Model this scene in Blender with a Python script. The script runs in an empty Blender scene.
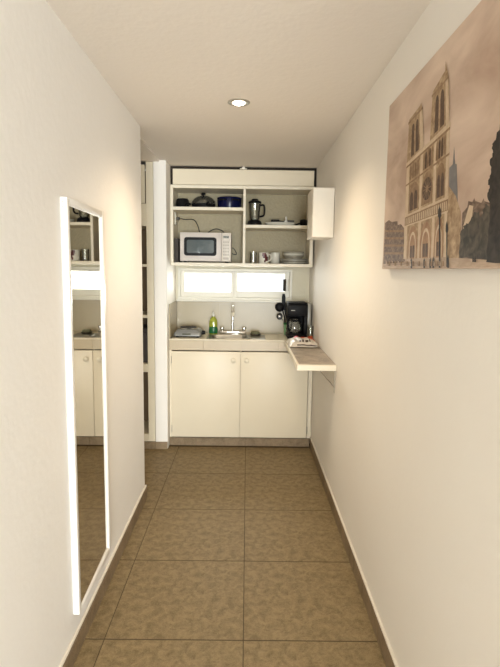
import bpy, bmesh, math, random
from mathutils import Vector, Matrix
random.seed(7)
S = bpy.context.scene
C = S.collection
PI = math.pi

# ------------------------------------------------------------------ camera
CAM_H, FOC = 1.5, 506.55
YAW, PITCH, ROLL = -0.0067, 0.1253, 0.014
r0 = Vector((math.cos(YAW), math.sin(YAW), 0)); f0 = Vector((-math.sin(YAW), math.cos(YAW), 0)); u0 = Vector((0, 0, 1))
FWD = math.cos(PITCH)*f0 - math.sin(PITCH)*u0
U1 = math.sin(PITCH)*f0 + math.cos(PITCH)*u0
RGT = math.cos(ROLL)*r0 + math.sin(ROLL)*U1
UP = math.cos(ROLL)*U1 - math.sin(ROLL)*r0
cam_data = bpy.data.cameras.new('camera')
cam_data.sensor_fit = 'HORIZONTAL'; cam_data.sensor_width = 36; cam_data.lens = FOC/500*36
cam_data.clip_start = 0.02
cam = bpy.data.objects.new('camera', cam_data); C.objects.link(cam)
M = Matrix((RGT, UP, -FWD)).transposed().to_4x4(); M.translation = (0, 0, CAM_H)
cam.matrix_world = M
S.camera = cam

def ray(x, y): return RGT*(x-250) - UP*(y-333.5) + FWD*FOC
def AT(x, y, Y):                    # point on the vertical plane y = Y
    d = ray(x, y); return d*(Y/d.y) + Vector((0, 0, CAM_H))
def FL(x, y, z):                    # point on the level plane z
    d = ray(x, y); return d*((z-CAM_H)/d.z) + Vector((0, 0, CAM_H))
def WX(x, y, X):                    # point on the side plane x = X
    d = ray(x, y); return d*(X/d.x) + Vector((0, 0, CAM_H))

# ------------------------------------------------------------------ light
world = bpy.data.worlds.new('sky'); S.world = world; world.use_nodes = True
bg = world.node_tree.nodes['Background']
bg.inputs[0].default_value = (0.86, 0.93, 1.0, 1); bg.inputs[1].default_value = 1.2
def area_light(name, loc, rot, sx, sy, power, col, spread=PI):
    l = bpy.data.lights.new(name, 'AREA'); l.shape = 'RECTANGLE'; l.size = sx; l.size_y = sy
    l.energy = power; l.color = col; l.spread = spread
    o = bpy.data.objects.new(name, l); o.location = loc; o.rotation_euler = rot; C.objects.link(o); return o
# daylight in the glazed door of the room behind the camera and in the kitchen window
area_light('daylight_glass_door', (0.75, -5.28, 1.15), (PI/2+0.12, 0, 0), 1.9, 2.1, 300, (0.93, 0.97, 1.0))
area_light('daylight_kitchen_window', (-0.11, 4.80, 1.40), (-PI/2, 0, 0), 1.1, 0.30, 9, (1.0, 0.98, 0.94))
S.view_settings.view_transform = 'Standard'; S.view_settings.look = 'None'
S.view_settings.gamma = 1; S.view_settings.use_curve_mapping = False
S.view_settings.exposure = 1.15

# ------------------------------------------------------------------ materials
def new_mat(name):
    m = bpy.data.materials.new(name); m.use_nodes = True
    return m, m.node_tree, m.node_tree.nodes['Principled BSDF']
def mat(name, col, rough=0.5, metal=0.0, col2=None, scale=20, bump=0.0, bscale=None, trans=0.0, ior=1.45, emit=0.0, coat=0.0, detail=4, spec=0.5):
    m, t, b = new_mat(name)
    c = (*col, 1)
    b.inputs['Base Color'].default_value = c; b.inputs['Roughness'].default_value = rough; b.inputs['Metallic'].default_value = metal
    b.inputs['Transmission Weight'].default_value = trans; b.inputs['IOR'].default_value = ior; b.inputs['Coat Weight'].default_value = coat
    b.inputs['Specular IOR Level'].default_value = spec
    if emit: b.inputs['Emission Color'].default_value = c; b.inputs['Emission Strength'].default_value = emit
    tc = t.nodes.new('ShaderNodeTexCoord')
    n = t.nodes.new('ShaderNodeTexNoise'); n.inputs['Scale'].default_value = scale; n.inputs['Detail'].default_value = detail
    t.links.new(tc.outputs['Object'], n.inputs['Vector'])
    mx = t.nodes.new('ShaderNodeMix'); mx.data_type = 'RGBA'
    mx.inputs[6].default_value = c
    mx.inputs[7].default_value = (*(col2 or tuple(v*0.93 for v in col)), 1)
    t.links.new(n.outputs['Fac'], mx.inputs[0]); t.links.new(mx.outputs[2], b.inputs['Base Color'])
    if bump:
        n2 = t.nodes.new('ShaderNodeTexNoise'); n2.inputs['Scale'].default_value = bscale or scale; n2.inputs['Detail'].default_value = 3
        t.links.new(tc.outputs['Object'], n2.inputs['Vector'])
        bp = t.nodes.new('ShaderNodeBump'); bp.inputs['Strength'].default_value = bump; bp.inputs['Distance'].default_value = 0.02
        t.links.new(n2.outputs['Fac'], bp.inputs['Height']); t.links.new(bp.outputs['Normal'], b.inputs['Normal'])
    return m
def tile_mat(name, ca, cb, cc, rough, scale):
    m, t, b = new_mat(name)
    tc = t.nodes.new('ShaderNodeTexCoord'); oi = t.nodes.new('ShaderNodeObjectInfo')
    add = t.nodes.new('ShaderNodeVectorMath'); add.operation = 'MULTIPLY_ADD'
    add.inputs[1].default_value = (1, 1, 1)
    sc = t.nodes.new('ShaderNodeVectorMath'); sc.operation = 'SCALE'; sc.inputs['Scale'].default_value = 0.3
    t.links.new(oi.outputs['Location'], sc.inputs[0])
    t.links.new(tc.outputs['Object'], add.inputs[0]); t.links.new(sc.outputs[0], add.inputs[2])
    n1 = t.nodes.new('ShaderNodeTexNoise'); n1.inputs['Scale'].default_value = scale; n1.inputs['Detail'].default_value = 9; n1.inputs['Roughness'].default_value = 0.68; n1.inputs['Distortion'].default_value = 0.5
    n2 = t.nodes.new('ShaderNodeTexNoise'); n2.inputs['Scale'].default_value = scale*3.1; n2.inputs['Detail'].default_value = 6; n2.inputs['Distortion'].default_value = 2.5
    for n in (n1, n2): t.links.new(add.outputs[0], n.inputs['Vector'])
    r1 = t.nodes.new('ShaderNodeValToRGB'); r1.color_ramp.elements[0].position = 0.38; r1.color_ramp.elements[1].position = 0.61
    r1.color_ramp.elements[0].color = (*ca, 1); r1.color_ramp.elements[1].color = (*cb, 1)
    r2 = t.nodes.new('ShaderNodeValToRGB'); e = r2.color_ramp.elements
    e[0].position = 0.44; e[0].color = (0, 0, 0, 1); e[1].position = 0.5; e[1].color = (1, 1, 1, 1)
    x = e.new(0.57); x.color = (0, 0, 0, 1)
    t.links.new(n1.outputs['Fac'], r1.inputs[0]); t.links.new(n2.outputs['Fac'], r2.inputs[0])
    mul = t.nodes.new('ShaderNodeMath'); mul.operation = 'MULTIPLY'; mul.inputs[1].default_value = 0.45
    t.links.new(r2.outputs[0], mul.inputs[0])
    mx = t.nodes.new('ShaderNodeMix'); mx.data_type = 'RGBA'; mx.inputs[7].default_value = (*cc, 1)
    t.links.new(mul.outputs[0], mx.inputs[0]); t.links.new(r1.outputs[0], mx.inputs[6])
    t.links.new(mx.outputs[2], b.inputs['Base Color'])
    b.inputs['Roughness'].default_value = rough; b.inputs['Specular IOR Level'].default_value = 0.25
    bp = t.nodes.new('ShaderNodeBump'); bp.inputs['Strength'].default_value = 0.08; bp.inputs['Distance'].default_value = 0.01
    t.links.new(n1.outputs['Fac'], bp.inputs['Height']); t.links.new(bp.outputs['Normal'], b.inputs['Normal'])
    return m
def clear_mat(name, tint, gloss=0.12, dense=0.0, dcol=(0.02, 0.02, 0.02)):
    m = bpy.data.materials.new(name); m.use_nodes = True; t = m.node_tree; t.nodes.clear()
    out = t.nodes.new('ShaderNodeOutputMaterial')
    tr = t.nodes.new('ShaderNodeBsdfTransparent'); tr.inputs[0].default_value = (*tint, 1)
    gl = t.nodes.new('ShaderNodeBsdfGlossy'); gl.inputs['Roughness'].default_value = 0.05
    df = t.nodes.new('ShaderNodeBsdfDiffuse'); df.inputs[0].default_value = (*dcol, 1)
    lw = t.nodes.new('ShaderNodeFresnel'); lw.inputs[0].default_value = 1.45
    ma = t.nodes.new('ShaderNodeMath'); ma.operation = 'ADD'; ma.inputs[1].default_value = gloss*0.3
    t.links.new(lw.outputs[0], ma.inputs[0])
    m0 = t.nodes.new('ShaderNodeMixShader'); m0.inputs[0].default_value = dense
    t.links.new(tr.outputs[0], m0.inputs[1]); t.links.new(df.outputs[0], m0.inputs[2])
    m1 = t.nodes.new('ShaderNodeMixShader')
    t.links.new(ma.outputs[0], m1.inputs[0]); t.links.new(m0.outputs[0], m1.inputs[1]); t.links.new(gl.outputs[0], m1.inputs[2])
    t.links.new(m1.outputs[0], out.inputs[0]); return m

WALLC = (0.88, 0.84, 0.775)
m_wall = mat('wall_paint', WALLC, 0.65, col2=(0.86, 0.81, 0.735), scale=3, bump=0.05, bscale=30, spec=0.3)
m_wallrough = mat('wall_plaster_left', (0.88, 0.855, 0.82), 0.7, col2=(0.86, 0.83, 0.785), scale=4, bump=0.06, bscale=38, spec=0.25)
m_ceil = mat('ceiling_paint', (0.88, 0.815, 0.735), 0.7, col2=(0.86, 0.79, 0.71), scale=2, bump=0.08, bscale=40, spec=0.3)
m_back = mat('back_wall_paint', (0.72, 0.67, 0.53), 0.6, col2=(0.68, 0.63, 0.49), scale=14, bump=0.15, bscale=60)
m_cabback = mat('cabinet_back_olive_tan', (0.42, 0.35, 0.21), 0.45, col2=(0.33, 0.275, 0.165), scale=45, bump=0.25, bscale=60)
m_ledge = mat('plaster_ledge', (0.82, 0.77, 0.68), 0.7, col2=(0.76, 0.70, 0.60), scale=25)
m_floor = tile_mat('floor_tile_marbled_brown', (0.150, 0.103, 0.046), (0.268, 0.195, 0.098), (0.37, 0.285, 0.165), 0.5, 24)
m_base = tile_mat('baseboard_tile_brown', (0.165, 0.115, 0.065), (0.26, 0.185, 0.11), (0.31, 0.235, 0.15), 0.5, 9)
m_grout = mat('grout_brown', (0.095, 0.064, 0.034), 0.9, col2=(0.07, 0.048, 0.025), scale=60)
m_white = mat('white_lacquer', (0.80, 0.725, 0.58), 0.38, col2=(0.77, 0.695, 0.55), scale=6)
m_cream = mat('cream_lacquer', (0.78, 0.69, 0.53), 0.4, col2=(0.75, 0.66, 0.50), scale=7, bump=0.03, bscale=12)
m_closet = mat('closet_cream', (0.76, 0.68, 0.52), 0.5, col2=(0.72, 0.64, 0.48), scale=8)
m_closetback = mat('closet_back_shade', (0.20, 0.13, 0.065), 0.6, col2=(0.15, 0.095, 0.045), scale=10)  # dark brown puts the shade inside the open shelves into the colour
m_frame = mat('mirror_frame_white', (0.84, 0.81, 0.76), 0.3, col2=(0.80, 0.77, 0.72), scale=10)
m_mirror = mat('mirror_silver', (0.72, 0.69, 0.62), 0.015, 1.0, col2=(0.71, 0.68, 0.61), scale=2)
m_alu = mat('window_white_aluminium', (0.74, 0.71, 0.62), 0.35, col2=(0.71, 0.68, 0.59), scale=10)
m_splash = mat('splash_tile_taupe', (0.45, 0.38, 0.255), 0.30, col2=(0.41, 0.345, 0.23), scale=8)
m_counter = mat('counter_tile_beige', (0.56, 0.47, 0.33), 0.3, col2=(0.51, 0.42, 0.29), scale=14)
m_nosing = mat('counter_nosing_cream', (0.80, 0.73, 0.58), 0.35, col2=(0.76, 0.69, 0.54), scale=14)
m_shelf_tile = tile_mat('fold_shelf_marbled_grey_brown', (0.20, 0.155, 0.115), (0.42, 0.35, 0.275), (0.55, 0.48, 0.40), 0.35, 14)
m_black = mat('black_plastic', (0.007, 0.007, 0.008), 0.45, col2=(0.010, 0.010, 0.011), scale=30, spec=0.15)
m_dark = mat('dark_brown_matt', (0.03, 0.02, 0.012), 0.8, col2=(0.02, 0.014, 0.01), scale=30)
m_navy = mat('navy_enamel', (0.006, 0.008, 0.05), 0.25, col2=(0.005, 0.007, 0.04), scale=20, spec=0.3)
m_steel = mat('stainless_steel', (0.36, 0.35, 0.32), 0.32, 1.0, col2=(0.30, 0.29, 0.26), scale=25)
m_chrome = mat('chrome', (0.78, 0.77, 0.74), 0.12, 1.0, col2=(0.72, 0.71, 0.68), scale=10)
m_mw = mat('microwave_silver_white', (0.66, 0.60, 0.55), 0.35, col2=(0.62, 0.56, 0.51), scale=20)
m_mwpanel = mat('microwave_panel', (0.70, 0.65, 0.58), 0.4, col2=(0.67, 0.62, 0.55), scale=20)
m_mwglass = mat('microwave_window', (0.07, 0.09, 0.095), 0.06, col2=(0.10, 0.125, 0.13), scale=8)
m_lcd = mat('display_grey', (0.08, 0.085, 0.06), 0.2, col2=(0.1, 0.1, 0.07), scale=10)
m_button = mat('button_grey', (0.52, 0.47, 0.41), 0.5, scale=10)
m_cable = mat('cable_dark', (0.05, 0.045, 0.035), 0.5, scale=20)
m_ceramic = mat('white_ceramic', (0.74, 0.71, 0.62), 0.2, scale=12, coat=0.3)
m_greyplate = mat('plate_grey_glaze', (0.42, 0.39, 0.31), 0.25, col2=(0.36, 0.33, 0.26), scale=15, coat=0.3)
m_print_red = mat('mug_print_maroon', (0.10, 0.018, 0.02), 0.3, scale=15)
m_glass = clear_mat('clear_glass', (0.93, 0.95, 0.92), 0.3, 0.05, (0.5, 0.5, 0.45))
m_pane = clear_mat('window_pane_glass', (0.97, 0.99, 0.98), 0.02)
m_smoke = clear_mat('lid_glass', (0.80, 0.80, 0.76), 0.25, 0.22, (0.28, 0.27, 0.22))
m_soap = clear_mat('soap_yellow_green', (0.62, 0.72, 0.12), 0.3, 0.55, (0.55, 0.60, 0.06))
m_green = mat('label_green', (0.012, 0.12, 0.035), 0.3, scale=20)
m_palegreen = mat('cup_pale_green', (0.20, 0.38, 0.20), 0.4, scale=20)
m_orange = mat('orange_plastic', (0.62, 0.13, 0.02), 0.35, scale=20)
m_redp = mat('red_packaging', (0.50, 0.03, 0.015), 0.35, scale=20)
m_bag = mat('bag_plastic_white', (0.76, 0.70, 0.62), 0.28, col2=(0.60, 0.54, 0.46), scale=24, bump=0.5, bscale=22)
m_bagdark = mat('bag_print_dark', (0.06, 0.035, 0.025), 0.3, scale=20)
m_burner = mat('burner_iron', (0.06, 0.055, 0.05), 0.45, 0.4, scale=30)
m_stove = mat('stove_body_silver', (0.26, 0.26, 0.25), 0.35, 0.3, scale=20)
m_sponge = mat('scourer_grey_green', (0.22, 0.21, 0.12), 0.9, col2=(0.12, 0.12, 0.06), scale=90, bump=0.5, bscale=120)
m_greytank = mat('tank_grey', (0.35, 0.33, 0.28), 0.25, scale=10)
m_coffee = mat('coffee_brown', (0.03, 0.014, 0.006), 0.2, scale=10)
m_bulb = mat('lamp_bulb_lit', (1.0, 0.86, 0.66), 0.4, emit=14, col2=(1.0, 0.86, 0.66))
m_ring = mat('lamp_ring_nickel', (0.55, 0.51, 0.44), 0.3, 0.8, scale=10)
m_boxw = mat('wall_box_white', (0.80, 0.74, 0.64), 0.45, col2=(0.77, 0.71, 0.61), scale=8)
m_darkbox = mat('dark_box', (0.05, 0.04, 0.035), 0.7, scale=20)
m_ground = mat('terrace_concrete', (0.35, 0.34, 0.31), 0.9, col2=(0.28, 0.27, 0.25), scale=10)

# ------------------------------------------------------------------ object helpers
ORG = {}
def root(name, loc, label, cat, group=None):
    o = bpy.data.objects.new(name, None); o.empty_display_size = 0.05; C.objects.link(o)
    o.location = loc; ORG[o.name] = Vector(loc); o['label'] = label; o['category'] = cat
    if group: o['group'] = group
    return o
def obj(name, bm, m, parent=None, smooth=False, origin=None):
    """one mesh object from a bmesh given in world coordinates"""
    og = ORG[parent.name] if parent else Vector(origin or (0, 0, 0))
    bmesh.ops.recalc_face_normals(bm, faces=bm.faces[:])
    bmesh.ops.translate(bm, verts=bm.verts[:], vec=-og)
    me = bpy.data.meshes.new(name); bm.to_mesh(me); bm.free()
    for x in (m if isinstance(m, (list, tuple)) else [m]): me.materials.append(x)
    if smooth:
        for p in me.polygons: p.use_smooth = True
        me.set_sharp_from_angle(angle=math.radians(38))
    o = bpy.data.objects.new(name, me); C.objects.link(o)
    ORG[o.name] = og
    if parent: o.parent = parent
    else: o.location = og
    return o
def struct(name, bm, m, parent=None):
    o = obj(name, bm, m, parent); o['kind'] = 'structure'; return o
def tag(o, label, cat, group=None):
    o['label'] = label; o['category'] = cat
    if group: o['group'] = group
    return o
def box(x0, x1, y0, y1, z0, z1, bev=0.0, bm=None, mi=0, seg=2, rz=0.0):
    b = bmesh.new()
    bmesh.ops.create_cube(b, size=1)
    bmesh.ops.scale(b, vec=(x1-x0, y1-y0, z1-z0), verts=b.verts[:])
    if bev: bmesh.ops.bevel(b, geom=b.edges[:], offset=bev, segments=seg, affect='EDGES', profile=0.5)
    if rz: bmesh.ops.rotate(b, verts=b.verts[:], cent=(0, 0, 0), matrix=Matrix.Rotation(rz, 3, 'Z'))
    bmesh.ops.translate(b, verts=b.verts[:], vec=((x0+x1)/2, (y0+y1)/2, (z0+z1)/2))
    for f in b.faces: f.material_index = mi
    return join(bm, b) if bm else b
def join(bm, b):
    me = bpy.data.meshes.new('tmp'); b.to_mesh(me); b.free(); bm.from_mesh(me); bpy.data.meshes.remove(me); return bm
def lathe(cx, cy, prof, n=24, bm=None, mi=0, mtx=None):
    """prof: list of (radius, z). Optional matrix applied before placing at (cx, cy, 0)"""
    b = bmesh.new(); rings = []
    for r, z in prof:
        if r < 1e-5: rings.append([b.verts.new((0, 0, z))])
        else: rings.append([b.verts.new((r*math.cos(2*PI*i/n), r*math.sin(2*PI*i/n), z)) for i in range(n)])
    for a, c in zip(rings, rings[1:]):
        for i in range(n):
            j = (i+1) % n
            if len(a) == 1 and len(c) == 1: continue
            if len(a) == 1: b.faces.new((a[0], c[i], c[j]))
            elif len(c) == 1: b.faces.new((a[i], a[j], c[0]))
            else: b.faces.new((a[i], a[j], c[j], c[i]))
    for f in b.faces: f.material_index = mi
    if mtx is not None: bmesh.ops.transform(b, matrix=mtx, verts=b.verts[:])
    bmesh.ops.translate(b, verts=b.verts[:], vec=(cx, cy, 0))
    return join(bm, b) if bm else b
def tube(pts, r, n=10, bm=None, mi=0, sub=1):
    pts = [Vector(p) for p in pts]
    if sub > 1 and len(pts) > 2:                       # Catmull-Rom smoothing
        q = []
        P = [pts[0]*2-pts[1]] + pts + [pts[-1]*2-pts[-2]]
        for i in range(1, len(P)-2):
            for k in range(sub):
                t = k/sub
                q.append(0.5*((2*P[i]) + (P[i+1]-P[i-1])*t + (2*P[i-1]-5*P[i]+4*P[i+1]-P[i+2])*t*t + (3*P[i]-P[i-1]-3*P[i+1]+P[i+2])*t**3))
        pts = q + [pts[-1]]
    rr = r if isinstance(r, (list, tuple)) else [r]*len(pts)
    if len(rr) != len(pts): rr = [rr[min(int(i*len(rr)/len(pts)), len(rr)-1)] for i in range(len(pts))]
    b = bmesh.new(); rings = []; u = None
    for i, p in enumerate(pts):
        d = (pts[min(i+1, len(pts)-1)] - pts[max(i-1, 0)]).normalized()
        if u is None: u = d.orthogonal().normalized()
        else: u = (u - d*u.dot(d)).normalized()
        v = d.cross(u)
        rings.append([b.verts.new(p + (u*math.cos(2*PI*k/n) + v*math.sin(2*PI*k/n))*rr[i]) for k in range(n)])
    for a, c in zip(rings, rings[1:]):
        for k in range(n): b.faces.new((a[k], a[(k+1) % n], c[(k+1) % n], c[k]))
    b.faces.new(rings[0][::-1]); b.faces.new(rings[-1])
    for f in b.faces: f.material_index = mi
    return join(bm, b) if bm else b
def prism(pts, vec, bm=None, mi=0):
    """polygon (3-D points) extruded along vec"""
    b = bmesh.new(); v = [b.verts.new(p) for p in pts]; f = b.faces.new(v)
    e = bmesh.ops.extrude_face_region(b, geom=[f])
    bmesh.ops.translate(b, verts=[x for x in e['geom'] if isinstance(x, bmesh.types.BMVert)], vec=vec)
    for f in b.faces: f.material_index = mi
    return join(bm, b) if bm else b
def rounded(w, h, r, n=5):
    out = []
    for cx, cy, a in ((w/2-r, h/2-r, 0), (-w/2+r, h/2-r, 90), (-w/2+r, -h/2+r, 180), (w/2-r, -h/2+r, 270)):
        for k in range(n+1):
            t = math.radians(a + 90*k/n); out.append((cx + r*math.cos(t), cy + r*math.sin(t)))
    return out

# ------------------------------------------------------------------ main dimensions (metres)
XL, XR = -0.652, 0.562          # hall walls
ZC = 2.34                       # ceiling
YE = 3.16                       # end of the left hall wall
YB = 4.62                       # kitchen back wall
YR = -5.2                       # rear wall of the room behind the camera
RX0, RX1 = -1.36, 2.3
YP = 4.10                       # face of the wall stub and of the built-in closet
XS = -0.648                     # kitchen-side face of the wall stub

# ------------------------------------------------------------------ the setting
fl = struct('floor', box(RX0-0.1, RX1, YR-0.1, YB+0.1, -0.08, -0.0010), m_grout)
ORG[fl.name] = Vector((0, 0, 0))
T = 0.566; cache = {}
def floor_tile(x0, x1, y0, y1):
    w, d = round(x1-x0-0.0038, 4), round(y1-y0-0.0065, 4)
    if (w, d) not in cache:
        b = box(-w/2, w/2, -d/2, d/2, -0.01, 0, 0.0008, seg=1); me = bpy.data.meshes.new('floor_tile'); b.to_mesh(me); b.free()
        me.materials.append(m_floor); cache[(w, d)] = me
    o = bpy.data.objects.new('floor_tile', cache[(w, d)]); C.objects.link(o)
    o.location = ((x0+x1)/2, (y0+y1)/2, 0); o.parent = fl
xs = [0.003 + T*k for k in range(-3, 5)]; ys = [3.592 + T*k for k in range(-16, 2)]
for a, b_ in zip(xs, xs[1:]):
    for c, d in zip(ys, ys[1:]):
        xa, xb = max(a, XL if d < YE+0.02 else RX0), min(b_, XR if c > -0.5 else RX1)
        if xb-xa > 0.03: floor_tile(xa, xb, max(c, YR), d)
struct('ceiling', box(RX0-0.1, RX1+0.1, YR-0.1, YB+0.1, ZC, ZC+0.12), m_ceil)
struct('wall_left', box(XL-0.15, XL, YR, YE, 0, ZC), m_wallrough)
struct('wall_recess_front', box(RX0-0.02, XL-0.15, YE-0.15, YE, 0, ZC), m_wall)
struct('wall_recess_left', box(RX0-0.12, RX0, YE-0.15, YB+0.1, 0, ZC), m_wall)
struct('ceiling_recess', box(RX0, -0.70, YE, YP, ZC-0.012, ZC), m_ceil)
struct('wall_right', box(XR, XR+0.15, -0.5, YB, 0, ZC), m_wall)
struct('wall_stub', box(-0.75, XS, YP, YB, 0, ZC, 0.004), m_wall)
struct('wall_room_right', box(RX1, RX1+0.1, YR, -0.5, 0, ZC), m_wall)
struct('wall_room_front', box(XR+0.15, RX1, -0.5, -0.35, 0, ZC), m_wall)
# rear wall with the glazed door opening that lets the daylight in
bm = box(-0.802, -0.25, YR-0.1, YR, 0, ZC); box(1.75, RX1+0.1, YR-0.1, YR, 0, ZC, bm=bm); box(-0.25, 1.75, YR-0.1, YR, 2.22, ZC, bm=bm)
struct('wall_rear', bm, m_wall)
# kitchen back wall with the window opening
WX0, WX1, WZ0, WZ1 = -0.625, 0.405, 1.225, 1.505
bm = box(-0.75, WX0, YB, YB+0.12, 0, ZC); box(WX1, XR+0.15, YB, YB+0.12, 0, ZC, bm=bm)
box(WX0, WX1, YB, YB+0.12, 0, WZ0, bm=bm); box(WX0, WX1, YB, YB+0.12, WZ1, ZC, bm=bm)
struct('wall_back', bm, m_back)

# window: white frame, two sashes, panes, latch and pull
bm = box(WX0, WX1, YB-0.022, YB+0.06, WZ0, WZ0+0.022, 0.003)
box(WX0, WX1, YB-0.022, YB+0.06, WZ1-0.022, WZ1, 0.003, bm=bm)
box(WX0, WX0+0.022, YB-0.022, YB+0.06, WZ0+0.022, WZ1-0.022, 0.003, bm=bm); box(WX1-0.022, WX1, YB-0.022, YB+0.06, WZ0+0.022, WZ1-0.022, 0.003, bm=bm)
win = struct('window_1', bm, m_alu); ORG[win.name] = Vector((0, 0, 0))
g1a, g1b = AT(185, 273, YB), AT(231, 292, YB); g2a, g2b = AT(237.5, 273.5, YB), AT(284.3, 291.5, YB)
for k, (x0, x1, ga, gb) in enumerate(((WX0+0.022, (g1b.x+g2a.x)/2-0.003, g1a, g1b), ((g1b.x+g2a.x)/2-0.003, WX1-0.022, g2a, g2b))):
    y0 = YB-0.008 + 0.012*k; zb, zt = WZ0+0.022, WZ1-0.022
    bm = box(x0, ga.x, y0, y0+0.03, zb, zt, 0.003); box(gb.x, x1, y0, y0+0.03, zb, zt, 0.003, bm=bm)
    box(ga.x, gb.x, y0, y0+0.03, zb, gb.z, 0.003, bm=bm); box(ga.x, gb.x, y0, y0+0.03, ga.z, zt, 0.003, bm=bm)
    s = obj('sash', bm, m_alu, win)
    obj('pane', box(ga.x-0.005, gb.x+0.005, y0+0.012, y0+0.016, gb.z-0.005, ga.z+0.005), m_pane, s)
obj('sill', box(WX0-0.012, WX1+0.012, YB-0.045, YB, WZ0-0.016, WZ0+0.002, 0.004), m_alu, win)
la, lb = AT(283, 279, YB), AT(285.8, 291, YB)
obj('latch', box(la.x, lb.x, YB-0.022, YB+0.002, lb.z, la.z, 0.003), m_dark, win)
ha, hb = AT(288.7, 279.5, YB), AT(288.7, 290.5, YB)
obj('pull_handle', tube([(ha.x, YB-0.008, ha.z), (ha.x, YB-0.04, ha.z), (ha.x, YB-0.04, hb.z), (ha.x, YB-0.008, hb.z)], 0.005, 8), m_chrome, win, True)

# glazed door behind the camera (light comes through it)
d1 = struct('door_1', box(-0.25, -0.19, YR-0.07, YR-0.02, 0, 2.22, 0.004), m_alu); ORG[d1.name] = Vector((0, 0, 0))
for x0, x1, z0, z1 in ((1.69, 1.75, 0, 2.22), (-0.19, 1.69, 2.16, 2.22), (-0.19, 1.69, 0, 0.05), (0.72, 0.78, 0.05, 2.16)):
    obj('door_frame', box(x0, x1, YR-0.07, YR-0.02, z0, z1, 0.004), m_alu, d1)
for x0, x1 in ((-0.19, 0.72), (0.78, 1.69)):
    obj('pane', box(x0, x1, YR-0.05, YR-0.045, 0.05, 2.16), m_pane, d1)

# baseboards: brown tile strips with a painted plaster ledge on top
def baseboard(name, pieces, ledge):
    b0 = struct(name, ledge, m_ledge); ORG[b0.name] = Vector((0, 0, 0))
    for p in pieces: obj('baseboard_tile', box(*p, 0.0012, seg=1), m_base, b0)
BH = 0.082
lp = []
for a, b_ in zip(ys, ys[1:]):
    for q0, q1 in ((a, a+T/2), (a+T/2, b_)):
        lp.append((q0, q1))
baseboard('baseboard_left', [(XL, XL+0.012, max(a, YR)+0.001, min(b_, YE+0.012)-0.001, 0.0005, BH) for a, b_ in lp if a < YE and b_ > YR] + [(XL-0.14, XL-0.001, YE, YE+0.012, 0.0005, BH)],
          box(XL, XL+0.0105, YR, YE+0.010, BH+0.0005, BH+0.014, 0.003))
baseboard('baseboard_right', [(XR-0.012, XR, max(a, -0.5)+0.001, min(b_, 4.16)-0.001, 0.0005, BH) for a, b_ in lp if a < 4.16 and b_ > -0.5],
          box(XR-0.0105, XR, -0.5, 4.16, BH+0.0005, BH+0.014, 0.003))
# plinth of brown tile under the kitchen cabinet and the closet
YK = 4.186
PZ = 0.072
pl = struct('trim_1', box(XS+0.001, XR-0.014, YK+0.02, YK+0.05, 0, PZ-0.004), m_grout); ORG[pl.name] = Vector((0, 0, 0))
px = [XS, -0.42, 0.0, XR-0.013]
for a, b_ in zip(px, px[1:]): obj('plinth_tile', box(a+0.001, b_-0.001, YK+0.002, YK+0.02, 0.0005, PZ, 0.0012, seg=1), m_base, pl)
p2 = struct('trim_2', box(-1.35, XS-0.002, YP-0.004, YP-0.001, 0, PZ-0.012), m_grout); ORG[p2.name] = Vector((0, 0, 0))
for a, b_ in ((-1.35, -0.98), (-0.98, -0.752), (-0.752, XS)): obj('plinth_tile', box(a+0.001, b_-0.001, YP-0.014, YP-0.004, 0.0005, PZ-0.01, 0.0012, seg=1), m_base, p2)
# splash tiles on the back wall and on the stub's side, above the counter
sp = struct('trim_3', box(XS+0.002, XR-0.002, YB-0.004, YB-0.001, 0.92, 1.208), m_grout); ORG[sp.name] = Vector((0, 0, 0))
sx = [XS+0.012, -0.25, 0.15, XR-0.001]
for a, b_ in zip(sx, sx[1:]): obj('splash_tile', box(a+0.0002, b_-0.0002, YB-0.012, YB-0.004, 0.921, 1.208), m_splash, sp)
obj('splash_tile', box(XS+0.001, XS+0.010, YK+0.01, YB-0.013, 0.921, 1.208, 0.001, seg=1), m_splash, sp)

# ------------------------------------------------------------------ wall mirror
MY0, MY1, MZ0, MZ1, MX = 1.797, 2.25, 0.175, 1.742, XL
mr = root('wall_mirror', (XL, (MY0+MY1)/2, MZ0), 'tall narrow mirror in a white frame on the left hall wall', 'mirror')
fw, ft = 0.024, 0.026
def frame_bar(y0, y1, z0, z1, name): return obj(name, box(XL, XL+ft, y0, y1, z0, z1, 0.004), m_frame, mr, True)
st = frame_bar(MY0, MY0+fw, MZ0, MZ1, 'stile'); frame_bar(MY1-fw, MY1, MZ0, MZ1, 'stile')
frame_bar(MY0+fw, MY1-fw, MZ1-fw, MZ1, 'rail'); frame_bar(MY0+fw, MY1-fw, MZ0, MZ0+fw, 'rail')
bm = box(XL, XL+0.0235, MY0+fw, MY0+fw+0.005, MZ0+fw, MZ1-fw, 0.002); box(XL, XL+0.0235, MY1-fw-0.005, MY1-fw, MZ0+fw, MZ1-fw, 0.002, bm=bm)
box(XL, XL+0.0235, MY0+fw, MY1-fw, MZ1-fw-0.005, MZ1-fw, 0.002, bm=bm); box(XL, XL+0.0235, MY0+fw, MY1-fw, MZ0+fw, MZ0+fw+0.005, 0.002, bm=bm)
obj('inner_bead', bm, m_frame, mr)
za, zz = MZ0+fw-0.005, MZ1-fw+0.005       # the pane sits a little askew in its frame
obj('mirror_glass', prism([(XL+0.0225, MY0+fw-0.002, za), (XL+0.0168, MY1-fw+0.005, za), (XL+0.0168, MY1-fw+0.005, zz), (XL+0.0225, MY0+fw-0.002, zz)], (-0.006, 0, 0)), m_mirror, mr)
for k in range(2):
    z = MZ1-0.018-0.015*k
    obj('screw', lathe(XL+0.009, 0, [(0, 0), (0.0025, 0), (0.0025, 0.001), (0, 0.0012)], 10, mtx=Matrix.Translation((0, MY0, z)) @ Matrix.Rotation(PI/2, 4, 'X')), m_ring, st, True)

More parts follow.
